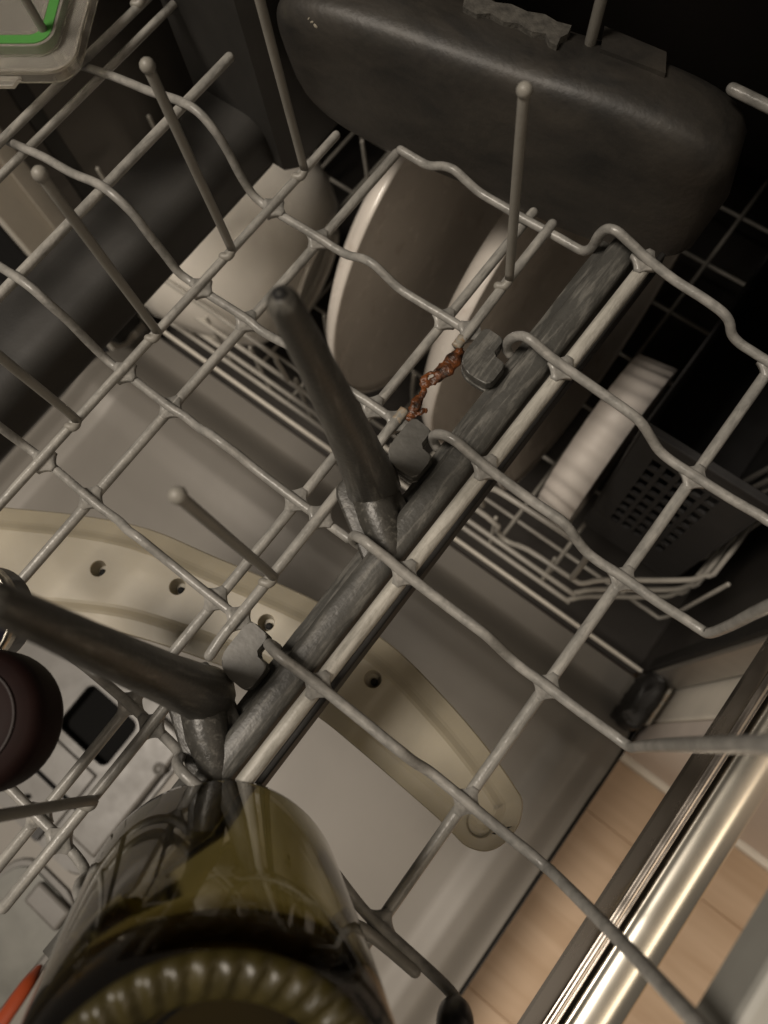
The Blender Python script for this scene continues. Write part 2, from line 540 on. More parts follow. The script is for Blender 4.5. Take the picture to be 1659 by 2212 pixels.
# slide rail of the upper rack
rail = thing('slide_rail', 'shiny chrome telescopic rail running above the wooden floor', 'rail', (.077, -.1, 0))
for nm, prof, mt in (('outer_channel', [(.0712, -.020), (.0712, .0), (.0722, .0028), (.0742, .0032), (.0752, .0012), (.0752, -.020)], 'chrome_shade'),
                     ('inner_channel', [(.0762, -.018), (.0762, .0015), (.0772, .0042), (.0800, .0055), (.0850, .0058), (.0885, .0046), (.0905, .0022), (.0912, -.002), (.0912, -.018)], 'chrome')):
    bm = bmesh.new()
    pts = catmull([(x, 0, z) for x, z in prof], 4)
    rows = [[bm.verts.new((p.x, y, p.z)) for p in pts] for y in (-.30, -.1, .0, .13, .5)]
    for a, b in zip(rows, rows[1:]):
        for k in range(len(pts) - 1):
            bm.faces.new((a[k], a[k + 1], b[k + 1], b[k]))
    for rw in (rows[0], rows[-1]): bm.faces.new(rw)
    for a, b in zip(rows, rows[1:]): bm.faces.new((a[0], b[0], b[-1], a[-1]))
    from_bm(nm, bm, M[mt], rail)

# ------------------------------------------------------------------ upper rack
rack = thing('upper_rack', 'pulled out grey coated wire upper rack with tines', 'dish rack', (-.12, .06, 0))
RX = .00185
LEFT = [(-.3125, .0125), (-.2895, .0195), (-.2665, .0258), (-.2460, .0307), (-.2285, .0352), (-.2180, .0352), (-.2115, .0298), (-.2080, .0205), (-.2050, .0110), (-.2015, .0010), (-.1965, -.0025), (-.1885, -.0022),
        (-.1650, -.0016), (-.1560, -.0020), (-.1480, -.0012), (-.1400, .0030), (-.1335, .0042), (-.1270, .0008), (-.1190, -.0022), (-.1000, -.0022)]
RIGHT = [(-.0662, .0010), (-.0682, .0045), (-.0668, .0125), (-.0625, .0184), (-.0575, .0196), (-.0520, .0175), (-.0440, .0155), (-.0250, .0128), (-.0146, .0118), (-.0095, .0098), (-.0045, .0040), (.0008, -.0014), (.0070, -.0028), (.0150, -.0030), (.0310, -.0030),
         (.0420, -.0030), (.0475, -.0022)]
YW = {'A': .1853, 'B': .1299, 'C': .082, 'D': .0342, 'E': -.0135, 'H': -.0613, 'I': -.109}
ZL, ZR = -.0022, -.003
BX = {'Y1': -.1890, 'Y2': -.1650, 'Y3': -.0981, 'Y4': -.0852, 'F': -.0445, 'G': .0168, 'Y0': -.2290, 'YM': -.2920, 'YN': -.337}


def jit(a=.0004): return random.uniform(-a, a)


def profile(P_, y, wob=.0004):
    return [(x + jit(wob * .5), y + jit(wob), z + jit(wob * .6)) for x, z in P_]


for k in 'BCDEHI':
    y = YW[k]
    x_end = {'B': -.0868, 'C': -.0868, 'D': -.0700, 'E': -.0868, 'H': -.0672, 'I': -.060}[k]
    pts = profile(LEFT, y)
    if k == 'D': pts += [(-.085, y, -.003), (-.0715, y - .0002, -.0005)]
    elif k in 'HI': pts += [(-.085, y, -.002), (-.0740, y, .0), (-.0688, y, .0045), (-.0668, y, .0120), (-.0628, y, .0180), (-.0570, y, .0192), (-.0500, y, .0165)]
    else: pts += [(x_end, y, -.0018)]
    bl = [(BX[b], y, ZL - .0021) for b in ('Y2', 'Y3')] + [(BX['Y4'], y, ZL + .0016), (BX['Y1'], y, ZL + .0016)]
    wire('cross_wire', pts, RX, M['coat_x'], rack, blobs=bl)
SIDE = {'B': [(.0500, .0015), (.0505, .022), (.0500, .060), (.0500, .13)], 'C': [(.0503, .0010), (.0503, .0224), (.0492, .054), (.0492, .13)],
        'D': [(.0498, .0015), (.0490, .017), (.0475, .058), (.0462, .130)], 'E': [(.0502, .0012), (.0552, .0184), (.0613, .0423), (.0660, .070), (.0690, .100), (.0695, .108)]}
for k in 'BCDE':
    y = YW[k]
    pts = profile(RIGHT, y, .0003) + [(x, y, z) for x, z in SIDE[k]]
    bl = [(BX[b], y, (.0149 if b == 'F' else ZR) - .0021) for b in ('F', 'G')]
    wire('cross_wire', pts, .0019, M['coat_x'], rack, n=12, blobs=bl)
y = YW['A']
A = [(-.1627, -.0021), (-.1544, -.0024), (-.1471, -.0018), (-.1398, .0026), (-.1337, .0042), (-.1267, .0016), (-.1196, -.0006), (-.1070, -.0008), (-.1000, -.0012), (-.0824, -.0006), (-.0740, -.0006), (-.0693, .0), (-.0662, .0045), (-.0649, .0129),
     (-.0625, .0188), (-.0585, .0206), (-.0529, .0188), (-.0443, .0155), (-.0311, .0122), (-.0201, .0114), (-.0104, .0098), (-.0058, .0068), (-.0024, .0010), (.0020, -.0016), (.0075, -.0022), (.0160, -.0028), (.032, -.003), (.045, -.0028), (.0495, .001), (.0505, .03), (.0505, .13)]
wire('cross_wire', [(x, y, z) for x, z in A], .0019, M['coat_x'], rack, n=12, blobs=[(BX['F'], y, .0128), (BX['G'], y, -.005)])
# front wire at the right with its rising end
y = YW['H']
wire('cross_wire', [(-.010, y + .004, -.004), (.009, y, -.005), (.0179, y, -.003), (.0262, y, -.0025), (.041, y, -.0015), (.0462, y, .0012), (.0485, y, .006), (.0490, y, .013)], .0019, M['coat_x'], rack,
     blobs=[(BX['G'], y, -.0050)])
wire('front_wire', [(.0335, y - .0028, -.0012), (.020, y - .0032, -.0014), (.0100, y - .0040, .0015), (.0065, y - .008, .008), (.0080, y - .011, .020), (.0120, y - .0135, .045), (.0170, y - .0160, .085)], .0020, M['tine'], rack)

# long wires
YB = -.135
for b, z0, rad, y1, mt in (('Y1', ZL + .0036, .0019, .1735, 'coat_y'), ('Y2', ZL - .0032, .0021, .1850, 'coat_y'), ('Y3', ZL - .0032, .0021, .1930, 'coat_y'), ('Y0', .0352 - .0034, .0021, .1600, 'coat_y'),
                           ('YM', .0188 + .0034, .0019, .1900, 'coat_y'), ('YN', .010, .0019, .19, 'coat_y'), ('G', ZR - .0032, .0022, .26, 'coat_y')):
    ym = (YB + y1) / 2
    wire('long_wire', [(BX[b], YB, z0), (BX[b] + jit(), ym - .07, z0 + jit()), (BX[b] + jit(), ym, z0 + jit()), (BX[b] + jit(), ym + .07, z0 + jit()), (BX[b], y1, z0)], rad, M[mt], rack, n=12)
wire('long_wire', [(BX['YM'] + .0062, .02, .0165), (BX['YM'] + .0062, .19, .0165)], .0018, M['coat_y'], rack, smooth=0)
# flattened, worn wire beside the pivot bar
bm = bmesh.new()
tube(bm, [(-.0452, -.105, .0098), (-.0450, -.03, .0104), (-.0447, .03, .0104), (-.0443, .10, .0102), (-.0436, .1885, .0100)], .0029, 12)
o = from_bm('long_wire', bm, M['coat_old'], rack)
o['label'] = 'worn pale long wire beside the dark pivot bar'
bm = bmesh.new()
box(bm, (-.0443, -.13, -.0135), (-.0418, .205, -.003), .0005, 1)
from_bm('lower_strip', bm, M['seal'], rack, smooth=False)
# corroded wire Y4: two sound ends and the rusted middle
z4 = ZL + .0034
YR0, YR1 = .0862, .1205
wire('long_wire', [(BX['Y4'] - .001, .1880, z4), (BX['Y4'] - .0006, .158, z4), (BX['Y4'], .135, z4), (BX['Y4'] + .0002, YR1 + .0035, z4)], .0021, M['coat_y'], rack, n=12)
wire('long_wire', [(BX['Y4'] + .0004, .0630, z4 - .0015), (BX['Y4'], .075, z4), (BX['Y4'], YR0 - .002, z4)], .0021, M['coat_y'], rack, n=12)
wire('long_wire', [(BX['Y4'], .046, z4), (BX['Y4'] + .0003, .0, z4), (BX['Y4'], -.02, z4), (BX['Y4'] + .0005, -.0300, z4 - .0010)], .0021, M['coat_y'], rack, n=12)
wire('long_wire', [(BX['Y4'], -.0480, z4), (BX['Y4'] + .0003, -.08, z4), (BX['Y4'], YB, z4)], .0021, M['coat_y'], rack, n=12)
for ya, yb in ((YR1 - .0005, YR1 + .0045), (YR0 - .0050, YR0 + .0008)):
    bm = bmesh.new()
    tube(bm, [(BX['Y4'], ya + (yb - ya) * k / 6, z4) for k in range(7)], .00216, 14, cap='flat')
    rough(bm, .0003, 700)
    from_bm('stained_end', bm, M['rust_edge'], rack)


def c5(x, y): return at(548.6 + .36379 * x, 548.6 + .36379 * y, z4)


bm = bmesh.new()
def rusty(pts, n=4):
    P3 = [c5(x, y) for x, y, _ in pts]
    R3 = [q * .000056 for _, _, q in pts]
    pp = catmull(P3, n)
    rr = []
    for i in range(len(P3) - 1):
        for k in range(n): rr.append(R3[i] + (R3[i + 1] - R3[i]) * k / n)
    rr.append(R3[-1])
    tube(bm, pp, rr, 12, squash=.55)
rusty([(1215, 590, 42), (1190, 625, 56), (1150, 675, 58), (1110, 712, 46), (1085, 742, 30), (1045, 765, 24), (1010, 780, 26), (1005, 812, 17), (985, 850, 28), (965, 890, 36), (945, 935, 34), (925, 970, 26)])
rusty([(1120, 665, 30), (1075, 700, 15), (1030, 712, 14), (1012, 735, 22), (1005, 770, 26)])
rusty([(955, 950, 26), (985, 945, 20), (1005, 932, 15), (1024, 926, 14)])
rough(bm, .0007, 380)
rough(bm, .0006, 900)
rough(bm, .0003, 2200)
o = from_bm('rusted_section', bm, M['rust'], rack)
o['label'] = 'rusty eaten through middle of a rack wire'

# tines
TN = [(BX['Y1'], y, z, .0008, M['tine']) for y, z in ((.1500, .096), (.1018, .096), (.0548, .096), (.0070, .096), (-.0405, .096))] + \
     [(BX['Y4'] - .0015, .1552, .096, -.002, M['tine']), (BX['Y4'], .0060, .1010, -.001, M['tine']), (BX['Y4'], -.0905, .097, -.001, M['tine'])] + \
     [(BX['YM'] - .001, y, .112, .001, M['tine']) for y in (.1205, .1690, .0735)]
for x, y, h, lean, mt in TN:
    zb = (.0222 if x < -.25 else ZL + .0034)
    bm = bmesh.new()
    p = [(x - .0005, y - .0040, zb + .0012), (x + .0016, y - .0030, zb + .0014), (x + .0022, y - .0008, zb + .0030), (x + .0018, y, zb + .008), (x + .0016 + lean * .5, y - .0005, zb + .05), (x + .0016 + lean, y - .001, h)]
    tube(bm, catmull(p, 3), .00180, 12)
    blob(bm, Vector((x + .0016 + lean, y - .001, h)), .0025)
    from_bm('tine', bm, mt, rack)

# pivot bar with its clips and posts
pv = []
bm = bmesh.new()
n = 60
y0, y1 = -.135, .192
prof = [(-.0650, -.0030), (-.0650, .0022), (-.0646, .0028), (-.0612, .0030), (-.0606, .0036), (-.0602, .0088), (-.0594, .0102), (-.0575, .0109), (-.0525, .0109), (-.0500, .0098), (-.0489, .0075), (-.0486, .0035), (-.0486, -.0030)]
rows = []
for i in range(n + 1):
    yq = y0 + (y1 - y0) * i / n
    rows.append([bm.verts.new(Vector((x, yq, z)) + noise.noise_vector(Vector((x, yq, z)) * 160) * .00025) for x, z in prof])
for a, b in zip(rows, rows[1:]):
    for k in range(len(prof)):
        k2 = (k + 1) % len(prof)
        bm.faces.new((a[k], a[k2], b[k2], b[k]))
bm.faces.new(rows[0]); bm.faces.new(rows[-1])
pivot = from_bm('pivot_bar', bm, M['dark'], rack)
pivot['label'] = 'dark plastic pivot bar crusted with limescale'


def clip(yc, mt, parent):
    poly = [(-.0788, yc + .0014), (-.0778, yc + .0026), (-.0702, yc + .0022), (-.0696, yc + .0014), (-.0696, yc - .0050), (-.0688, yc - .0056), (-.0630, yc - .0056), (-.0630, yc - .0172), (-.0730, yc - .0172), (-.0772, yc - .0150), (-.0788, yc - .0110)]
    for _ in range(2):
        poly = [q for i in range(len(poly)) for q in ((poly[i - 1][0] * .16 + poly[i][0] * .84, poly[i - 1][1] * .16 + poly[i][1] * .84), (poly[i][0] * .84 + poly[(i + 1) % len(poly)][0] * .16, poly[i][1] * .84 + poly[(i + 1) % len(poly)][1] * .16))]
    bm = bmesh.new()
    prism(bm, poly, .0048, .0092, .0006)
    o = from_bm('clip', bm, M[mt], parent, smooth=False)
    bm = bmesh.new()
    prism(bm, [(x - .0002, y_) for x, y_ in poly], .0008, .0030, .0004)
    from_bm('clip', bm, M[mt], parent, smooth=False)
    bm = bmesh.new()
    box(bm, (-.0700, yc - .0150, -.0005), (-.0630, yc - .0060, .0052), .001)
    from_bm('clip_neck', bm, M['dark_clean'], parent, smooth=False)


clip(.1275, 'dark', pivot)
clip(.0815, 'dark_clean', pivot)
clip(-.0135, 'dark_clean', pivot)


def post(base, top, rb, rt, parent):
    base, top = Vector(base), Vector(top)
    bm = bmesh.new()
    # foot that ties the post to the bar
    foot = [(-.0860, base.y - .0085), (-.0835, base.y - .0115), (-.0600, base.y - .0250), (-.0500, base.y - .0250), (-.0500, base.y - .0030), (-.0620, base.y + .0010), (-.0700, base.y + .0070), (-.0830, base.y + .0085), (-.0860, base.y + .005)]
    prism(bm, foot, .0015, .0060, .0012)
    pts, rr = [], []
    N_ = 14
    for i in range(N_ + 1):
        t = i / N_
        p = base.lerp(top, t)
        p.x += .003 * math.sin(math.pi * t) * .5
        pts.append(p)
        rr.append(rb + (rt - rb) * t ** .75)
    ax = (top - base).normalized()
    # two-lobed section: a round post with a raised rib
    tube(bm, pts, rr, 14)
    rib = [p + Vector((.0035, .002, 0)) * (1 - .6 * i / N_) for i, p in enumerate(pts[:-2])]
    tube(bm, rib, [q * .62 for q in rr[:-2]], 10)
    # gusset down to the bar
    tube(bm, [base + Vector((.001, -.002, .004)), base + Vector((.010, -.009, .004)), base + Vector((.020, -.016, .0025))], [.0078, .0074, .0055], 14)
    rough(bm, .00022, 260)
    o = from_bm('post', bm, M['post'], parent)
    bm = bmesh.new()
    tube(bm, [top + ax * (rt * .55), top + ax * (rt * 1.0)], [rt * .42, rt * .42], 16, cap='flat')
    tip = from_bm('tip_hole', bm, M['hole'], o)
    bm = bmesh.new()
    tube(bm, [top - ax * .0100, top - ax * .0088], [rt * 1.07, rt * 1.07], 16, cap='flat')
    from_bm('tip_ring', bm, M['dark_clean'], o)
    return o


post((-.0752, .0545, .004), (-.0805, .0500, .1300), .0104, .0038, rack)
post((-.0752, -.0405, .004), (-.0822, -.0325, .1350), .0104, .0040, rack)

# water feed pipe below the rack
pipe = thing('feed_pipe', 'broad dark grey water pipe running under the upper rack', 'pipe', (-.27, .1, -.05))
bm = bmesh.new()
box(bm, (-.2985, -.16, -.068), (-.2485, .192, -.032), .0125, 5)
from_bm('pipe_body', bm, M['pipe'], pipe)
bm = bmesh.new()
prism(bm, [(-.2960, .1800), (-.2420, .1800), (-.2360, .1860), (-.2360, .2300), (-.2960, .2300)], -.062, .09, .003)
rough(bm, .0008, 60)
from_bm('riser', bm, M['pipe'], pipe, smooth=False)

# dark moulded cover at the back of the rack
cov = thing('plastic_cover', 'large dark moulded plastic cover at the back of the upper rack', 'cover', (-.12, .20, 0))
CM = Matrix.Translation((-.131, .2020, -.020)) @ Matrix.Rotation(math.radians(10), 4, 'Z')
bm = bmesh.new()
NL, NC = 48, 32
rings = []
for i in range(NL + 1):
    u = -1 + 2 * i / NL
    s_ = (1 - abs(u) ** 6.0) ** (1 / 3.0) if abs(u) < 1 else 0.0
    x = .100 * u
    ring = []
    for k in range(NC):
        a = 2 * math.pi * k / NC
        c, sn = math.cos(a), math.sin(a)
        e = .50 if sn > 0 else .30
        yq = math.copysign(abs(c) ** e, c) * .0195 * max(s_, .02)
        zq = math.copysign(abs(sn) ** e, sn) * .0355 * max(s_, .02) + .0355
        ring.append(bm.verts.new(CM @ Vector((x, yq + .0195 - .15 * zq, zq - .06 * max(0, yq) - .020 * (u + 1) / 2 * max(0.0, 1 - zq / .06)))))
    rings.append(ring)
for a, b in zip(rings, rings[1:]):
    for k in range(NC): bm.faces.new((a[k], a[(k + 1) % NC], b[(k + 1) % NC], b[k]))
bm.faces.new(rings[0]); bm.faces.new(rings[-1])
rough(bm, .0008, 30)
from_bm('shell', bm, M['dark_cover'], cov)
for pts_, mt in (([at(1306, 56, .052), at(1440, 112, .052), at(1438, 158, .052), at(1298, 105, .052)], 'dark_cover'), ([at(*q, .054) for q in ((1005, -25), (1040, -18), (1070, -2), (1105, 2), (1140, 18), (1178, 24), (1205, 40), (1236, 48), (1228, 66), (1212, 74), (1204, 92), (1188, 84), (1180, 66), (1150, 62), (1120, 44), (1088, 40), (1060, 22), (1030, 24), (1000, 8))], 'scale_grey')):
    bm = bmesh.new()
    prism(bm, [(p.x, p.y) for p in pts_], pts_[0].z - .006, pts_[0].z - (.0012 if mt == 'scale_grey' else 0))
    from_bm('tab', bm, M[mt], cov, smooth=False)


def crust(pts, rad, mt, parent, seed):
    bm = bmesh.new()
    random.seed(seed)
    for a, b in zip(pts, pts[1:]):
        a, b = Vector(a), Vector(b)
        n_ = max(2, int((b - a).length / .0018))
        for i in range(n_):
            p = a.lerp(b, i / n_) + Vector((random.uniform(-1, 1), random.uniform(-1, 1), random.uniform(-1, 1))) * rad * .6
            bmesh.ops.create_icosphere(bm, subdivisions=1, radius=rad * random.uniform(.4, 1), matrix=Matrix.Translation(p) @ Matrix.Diagonal((random.uniform(.7, 1.6), random.uniform(.6, 1.2), random.uniform(.4, .9), 1)))
    rough(bm, rad * .5, 500)
    return from_bm('scale_crust', bm, M[mt], parent, smooth=False)


crust([at(665, 40, .054), at(688, 62, .054)], .0011, 'scale', cov, 6)
# rear wires of the rack beyond the cover
random.seed(11)
yb = .236
rb_ = at(1275, 92, .050)
wire('rear_wire', [rb_, rb_ + Vector((.001, .0005, .03)), rb_ + Vector((.0015, 0, .09))], .0021, M['tine'], rack)
wire('rear_rail', [(-.05, .232, .052), (-.03, .232, .052), (.0, .232, .052), (.0505, .232, .052)], .0021, M['coat_x'], rack)
# end cap at the front corner and height bracket at the side
bm = bmesh.new()
lathe(bm, [(0, -.004), (.0040, -.004), (.0052, 0), (.0056, .006), (.0048, .011), (.0028, .0138), (0, .0145)], 20, Matrix.Translation((.0490, -.0640, .006)))
from_bm('end_cap', bm, M['knob'], rack)
bm = bmesh.new()
box(bm, (.0735, -.060, .080), (.1000, .030, .100), .002, 2)
o = from_bm('side_bracket', bm, M['greyplate'], rack, smooth=False)

# ------------------------------------------------------------------ spray arm
arm = thing('spray_arm', 'curved translucent beige spray arm under the upper rack', 'spray arm', (-.2, -.04, -.07))
ZA = -.066
up = [(-.2705, -.0650), (-.2400, -.0480), (-.2045, -.0270), (-.1710, -.0110), (-.1355, -.0018), (-.1010, .0071), (-.0750, .0125), (-.0500, .0157), (-.0320, .0150), (-.0095, .0116), (.0058, .0086), (.0215, .0046), (.0335, .0006), (.0390, -.0020), (.0425, -.0078), (.0435, -.0138),
      (.0420, -.0222), (.0378, -.0280), (.0308, -.0308), (.0244, -.0304), (.0163, -.0295), (-.0060, -.0288), (-.0285, -.0283), (-.0500, -.0285), (-.0750, -.0320), (-.0950, -.0368), (-.1060, -.0404), (-.1215, -.0457), (-.1450, -.0548), (-.1665, -.0668), (-.1950, -.0850), (-.230, -.110), (-.262, -.125), (-.30, -.10)]
poly = [(p.x, p.y) for p in catmull([(x, y, 0) for x, y in up] + [(up[0][0], up[0][1], 0)], 4)][:-1]


def inset(poly, d):
    n_ = len(poly)
    out = []
    for i in range(n_):
        a, b = Vector(poly[i - 1]), Vector(poly[(i + 1) % n_])
        t = (b - a).normalized()
        out.append((poly[i][0] + t.y * d, poly[i][1] - t.x * d))
    return out


bm = bmesh.new()
layers = [(poly, ZA - .020), (poly, ZA - .0044), (inset(poly, .0006), ZA - .0036), (inset(poly, .0070), ZA - .0022), (inset(poly, .0084), ZA - .0017), (inset(poly, .0108), ZA - .0004), (inset(poly, .0122), ZA)]
rows = [[bm.verts.new((x, y, z)) for x, y in pl] for pl, z in layers]
for a, b in zip(rows, rows[1:]):
    n_ = len(a)
    for k in range(n_): bm.faces.new((a[k], a[(k + 1) % n_], b[(k + 1) % n_], b[k]))
bm.faces.new(rows[0])
HOLES = [tuple(at(*u, ZA)[:2]) for u in ((212, 1228), (383, 1267), (575, 1345), (805, 1467))]
CUTS = [(x, y, [(.0040, 0), (.0037, -.0006), (.0031, -.0045), (.0026, -.0062)]) for x, y in HOLES] + [(.0300, -.0200, [(.0056, 0), (.0052, -.0006), (.0050, -.005)])]
co2, edges = [], []
top = [v.co.copy() for v in rows[-1]]
for lp in [[(p.x, p.y) for p in top]] + [[(x + pr[0][0] * math.cos(2 * math.pi * k / 28), y + pr[0][0] * math.sin(2 * math.pi * k / 28)) for k in range(28)] for x, y, pr in CUTS]:
    o0 = len(co2)
    co2 += [Vector(p) for p in lp]
    edges += [(o0 + k, o0 + (k + 1) % len(lp)) for k in range(len(lp))]
vs, es, fs, _, _, _ = delaunay_2d_cdt(co2, edges, [], 2, 1e-7)
def inside(pt, lp):
    c_ = False
    for i in range(len(lp)):
        (x1, y1), (x2, y2) = lp[i - 1], lp[i]
        if (y1 > pt[1]) != (y2 > pt[1]) and pt[0] < (x2 - x1) * (pt[1] - y1) / (y2 - y1) + x1: c_ = not c_
    return c_
vv = [bm.verts.new((p.x, p.y, ZA)) for p in vs]
outer = [(p.x, p.y) for p in top]
for f in fs:
    cx, cy = sum(vs[i].x for i in f) / len(f), sum(vs[i].y for i in f) / len(f)
    if any((cx - x) ** 2 + (cy - y) ** 2 < (pr[0][0] * .985) ** 2 for x, y, pr in CUTS) or not inside((cx, cy), outer): continue
    bm.faces.new([vv[i] for i in f])
for x, y, pr in CUTS:
    lathe(bm, [(q, ZA + h) for q, h in pr] + [(0, ZA + pr[-1][1])], 28, Matrix.Translation((x, y, 0)))
bmesh.ops.remove_doubles(bm, verts=bm.verts, dist=1e-6)
body = from_bm('arm_body', bm, M['arm'], arm, smooth=False)
for x, y in HOLES:
    bm = bmesh.new()
    lathe(bm, [(0, -.0060), (.0016, -.0060), (.0016, -.0046), (0, -.0046)], 18, Matrix.Translation((x + .0007, y - .0006, ZA)))
    from_bm('nozzle', bm, M['hole'], arm)
bm = bmesh.new()
lathe(bm, [(.0044, -.0049), (.0026, -.0049), (.0026, -.0030), (.0044, -.0030)], 24, Matrix.Translation((.0300, -.0200, ZA)), closed=True)
from_bm('nozzle', bm, M['arm'], arm)
bm = bmesh.new()
prism(bm, [(.0395, -.0140), (.0408, -.0128), (.0372, -.0195), (.0360, -.0200)][::-1], ZA - .0002, ZA + .0006)
from_bm('jet_slot', bm, M['hole'], arm, smooth=False)

# ------------------------------------------------------------------ lower rack
lr = thing('lower_rack', 'pale wire lower rack standing inside the tub', 'dish rack', (-.2, .3, -.36))
LR = .0019


def lw(nm, pts, rad=LR, sm=3): return wire(nm, pts, rad, M['lower_coat'], lr, n=8, smooth=sm)


YF = .132
for z, bump_ in ((-.300, 0), (-.272, 0), (-.238, 1)):
    pts = [(-.468, .21, z), (-.466, .17, z), (-.450, .140, z), (-.430, YF, z)]
    if bump_: pts += [(-.37, YF, z), (-.357, YF, z - .010), (-.345, YF, z), (-.20, YF, z), (-.188, YF, z - .012), (-.175, YF, z), (-.066, YF, z + .006), (-.056, YF, z - .010), (-.046, YF, z - .018), (-.030, YF, z - .004)]
    else: pts += [(-.3, YF, z), (-.2, YF, z), (-.1, YF, z)]
    pts += [(.004, YF, z), (.012, YF + .0015, z), (.022, YF + .012, z), (.060, .172, z), (.072, .185, z), (.078, .21, z), (.08, .40, z), (.08, .60, z)]
    lw('rim_wire', pts)
lw('handle_wire', [(-.070, YF, -.215), (-.072, YF, -.190), (-.066, YF, -.172), (-.055, YF, -.166), (-.006, YF, -.163), (.002, YF, -.168), (.004, YF, -.19), (.004, YF, -.237)])
lw('handle_wire', [(-.402, YF, -.300), (-.404, YF, -.225), (-.395, YF, -.206), (-.380, YF, -.200), (-.260, YF, -.200), (-.250, YF, -.21), (-.246, YF, -.237)])
for x in (-.42, -.375, -.33, -.285, -.24, -.195, -.15, -.105, -.06, -.012):
    lw('upright_wire', [(x, YF + .003, -.232), (x, YF + .003, -.30), (x, YF + .010, -.335), (x, YF + .03, -.345), (x, .35, -.345), (x, .58, -.345)], .0016)
for y in (.175, .235, .295, .355, .415, .475, .535):
    lw('base_wire', [(-.468, y, -.2), (-.467, y, -.335), (-.455, y, -.3485), (.0, y, -.3485), (.066, y, -.3485), (.080, y, -.335), (.081, y, -.2)], .0016)
for y in (.20, .245, .29, .335, .38):
    for x in (-.275, -.185, -.105):
        lw('tine', [(x, y, -.345), (x, y, -.30), (x + .004, y, -.262)], .0017)
for y in (.30, .36, .42):
    lw('tine', [(-.455, y, -.345), (-.452, y, -.25), (-.452, y, -.16)], .0017)
for y in (.33, .39, .45, .51):
    for x in (-.33, -.39):
        lw('tine', [(x, y, -.345), (x, y, -.23)], .0017)

# ------------------------------------------------------------------ dishes
def plate(name, x, yc, zc, R, tilt, label, group, deep=1.0):
    t = thing(name, label, 'plate', (x, yc, zc - R))
    t['group'] = group
    Mx = Matrix.Translation((x, yc, zc)) @ Matrix.Rotation(math.radians(90 + tilt), 4, 'Y') @ Matrix.Diagonal((1, 1, deep, 1))
    bm = bmesh.new()
    lathe(bm, [(R * .985, -.0004), (R * .995, .0), (R * 1.004, -.0012), (R * .995, -.009), (R * .955, -.020), (R * .86, -.033), (R * .70, -.0425), (R * .52, -.045), (0, -.045), (0, -.041), (R * .52, -.041), (R * .70, -.0385), (R * .84, -.030), (R * .935, -.018), (R * .975, -.008)], 80, Mx)
    from_bm('dish', bm, M['glaze'], t)
    bm = bmesh.new()
    lathe(bm, [(R * .46, -.0445), (R * .465, -.0480), (R * .50, -.0480), (R * .515, -.0445)], 64, Mx, closed=True)
    from_bm('foot_ring', bm, M['cream'], t)
    return t


plate('deep_plate', -.200, .265, -.190, .121, 0, 'cream deep plate standing nearest the white bowl', 'plates standing in the lower rack', .55)
plate('deep_plate', -.068, .265, -.200, .115, 0, 'shaded shallow plate between the pale long wire and the ribbed dish', 'plates standing in the lower rack', .4)
plate('deep_plate', -.125, .265, -.196, .115, 0, 'cream deep plate standing behind the rusted wire', 'plates standing in the lower rack', .6)

bw = thing('bowl', 'smooth white bowl on its side in the lower rack', 'bowl', (-.36, .22, -.34))
BM_ = Matrix.Translation((-.302, .225, -.262)) @ Matrix.Rotation(math.radians(-78), 4, 'Y') @ Matrix.Rotation(math.radians(12), 4, 'X')
bm = bmesh.new()
lathe(bm, [(0, .0), (.040, .0), (.058, .006), (.074, .022), (.084, .050), (.087, .090), (.0875, .105), (.0855, .1065), (.083, .104), (.080, .055), (.070, .028), (.05, .008), (0, .005)], 64, BM_)
from_bm('body', bm, M['white'], bw)
bm = bmesh.new()
lathe(bm, [(.036, -.0035), (.040, -.0035), (.041, .0), (.035, .0)], 48, BM_, closed=True)
from_bm('foot', bm, M['white'], bw)

# ribbed dish standing on edge
rd = thing('ribbed_dish', 'white ribbed baking dish standing on edge beside the cutlery basket', 'baking dish', (-.03, .265, -.34))
bm = bmesh.new()
NR, Rr, cy, cz = 260, .064, .234, -.256
rows = [[], [], [], []]
for k in range(NR):
    a = 2 * math.pi * k / NR
    w = 0.0014 * (0.5 + .5 * math.cos(a * 30))
    for j, (x, rr) in enumerate(((-.047, Rr + w), (-.020, Rr + .004 + w), (-.020, Rr - .004), (-.044, Rr - .006))):
        rows[j].append(bm.verts.new((x, cy + rr * math.cos(a), cz + rr * math.sin(a))))
for a, b in zip(rows, rows[1:]):
    for k in range(NR): bm.faces.new((a[k], a[(k + 1) % NR], b[(k + 1) % NR], b[k]))
bm.faces.new(rows[3]); bm.faces.new(rows[0])
from_bm('wall', bm, M['ribbed'], rd)

# cutlery basket with slotted sides
bk = thing('cutlery_basket', 'dark slotted plastic cutlery basket in the lower rack', 'cutlery basket', (.03, .3, -.34))
bx0, bx1, by0, by1, bz0, bz1 = -.012, .066, .200, .41, -.330, -.135
cols, rws = 5, 8
bm = bmesh.new()
pw = .0095
for i in range(cols + 1):
    box(bm, (bx0 + .012 + i * pw - .0016, by0, bz0), (bx0 + .012 + i * pw + .0016, by0 + .0022, bz1))
ph = .0162
for j in range(rws + 1):
    zz = bz0 + .040 + j * ph
    box(bm, (bx0, by0 + .0003, zz - .0024), (bx1, by0 + .0025, zz + .0024))
box(bm, (bx0, by0 + .0001, bz1 - .025), (bx1, by0 + .0026, bz1))
box(bm, (bx0, by0 + .0001, bz0), (bx1, by0 + .0026, bz0 + .040))
box(bm, (bx0, by0 + .0002, bz0), (bx0 + .012, by0 + .0027, bz1))
box(bm, (bx0 + .0595, by0 + .0002, bz0), (bx1, by0 + .0027, bz1))
from_bm('slotted_side', bm, M['basket'], bk, smooth=False)
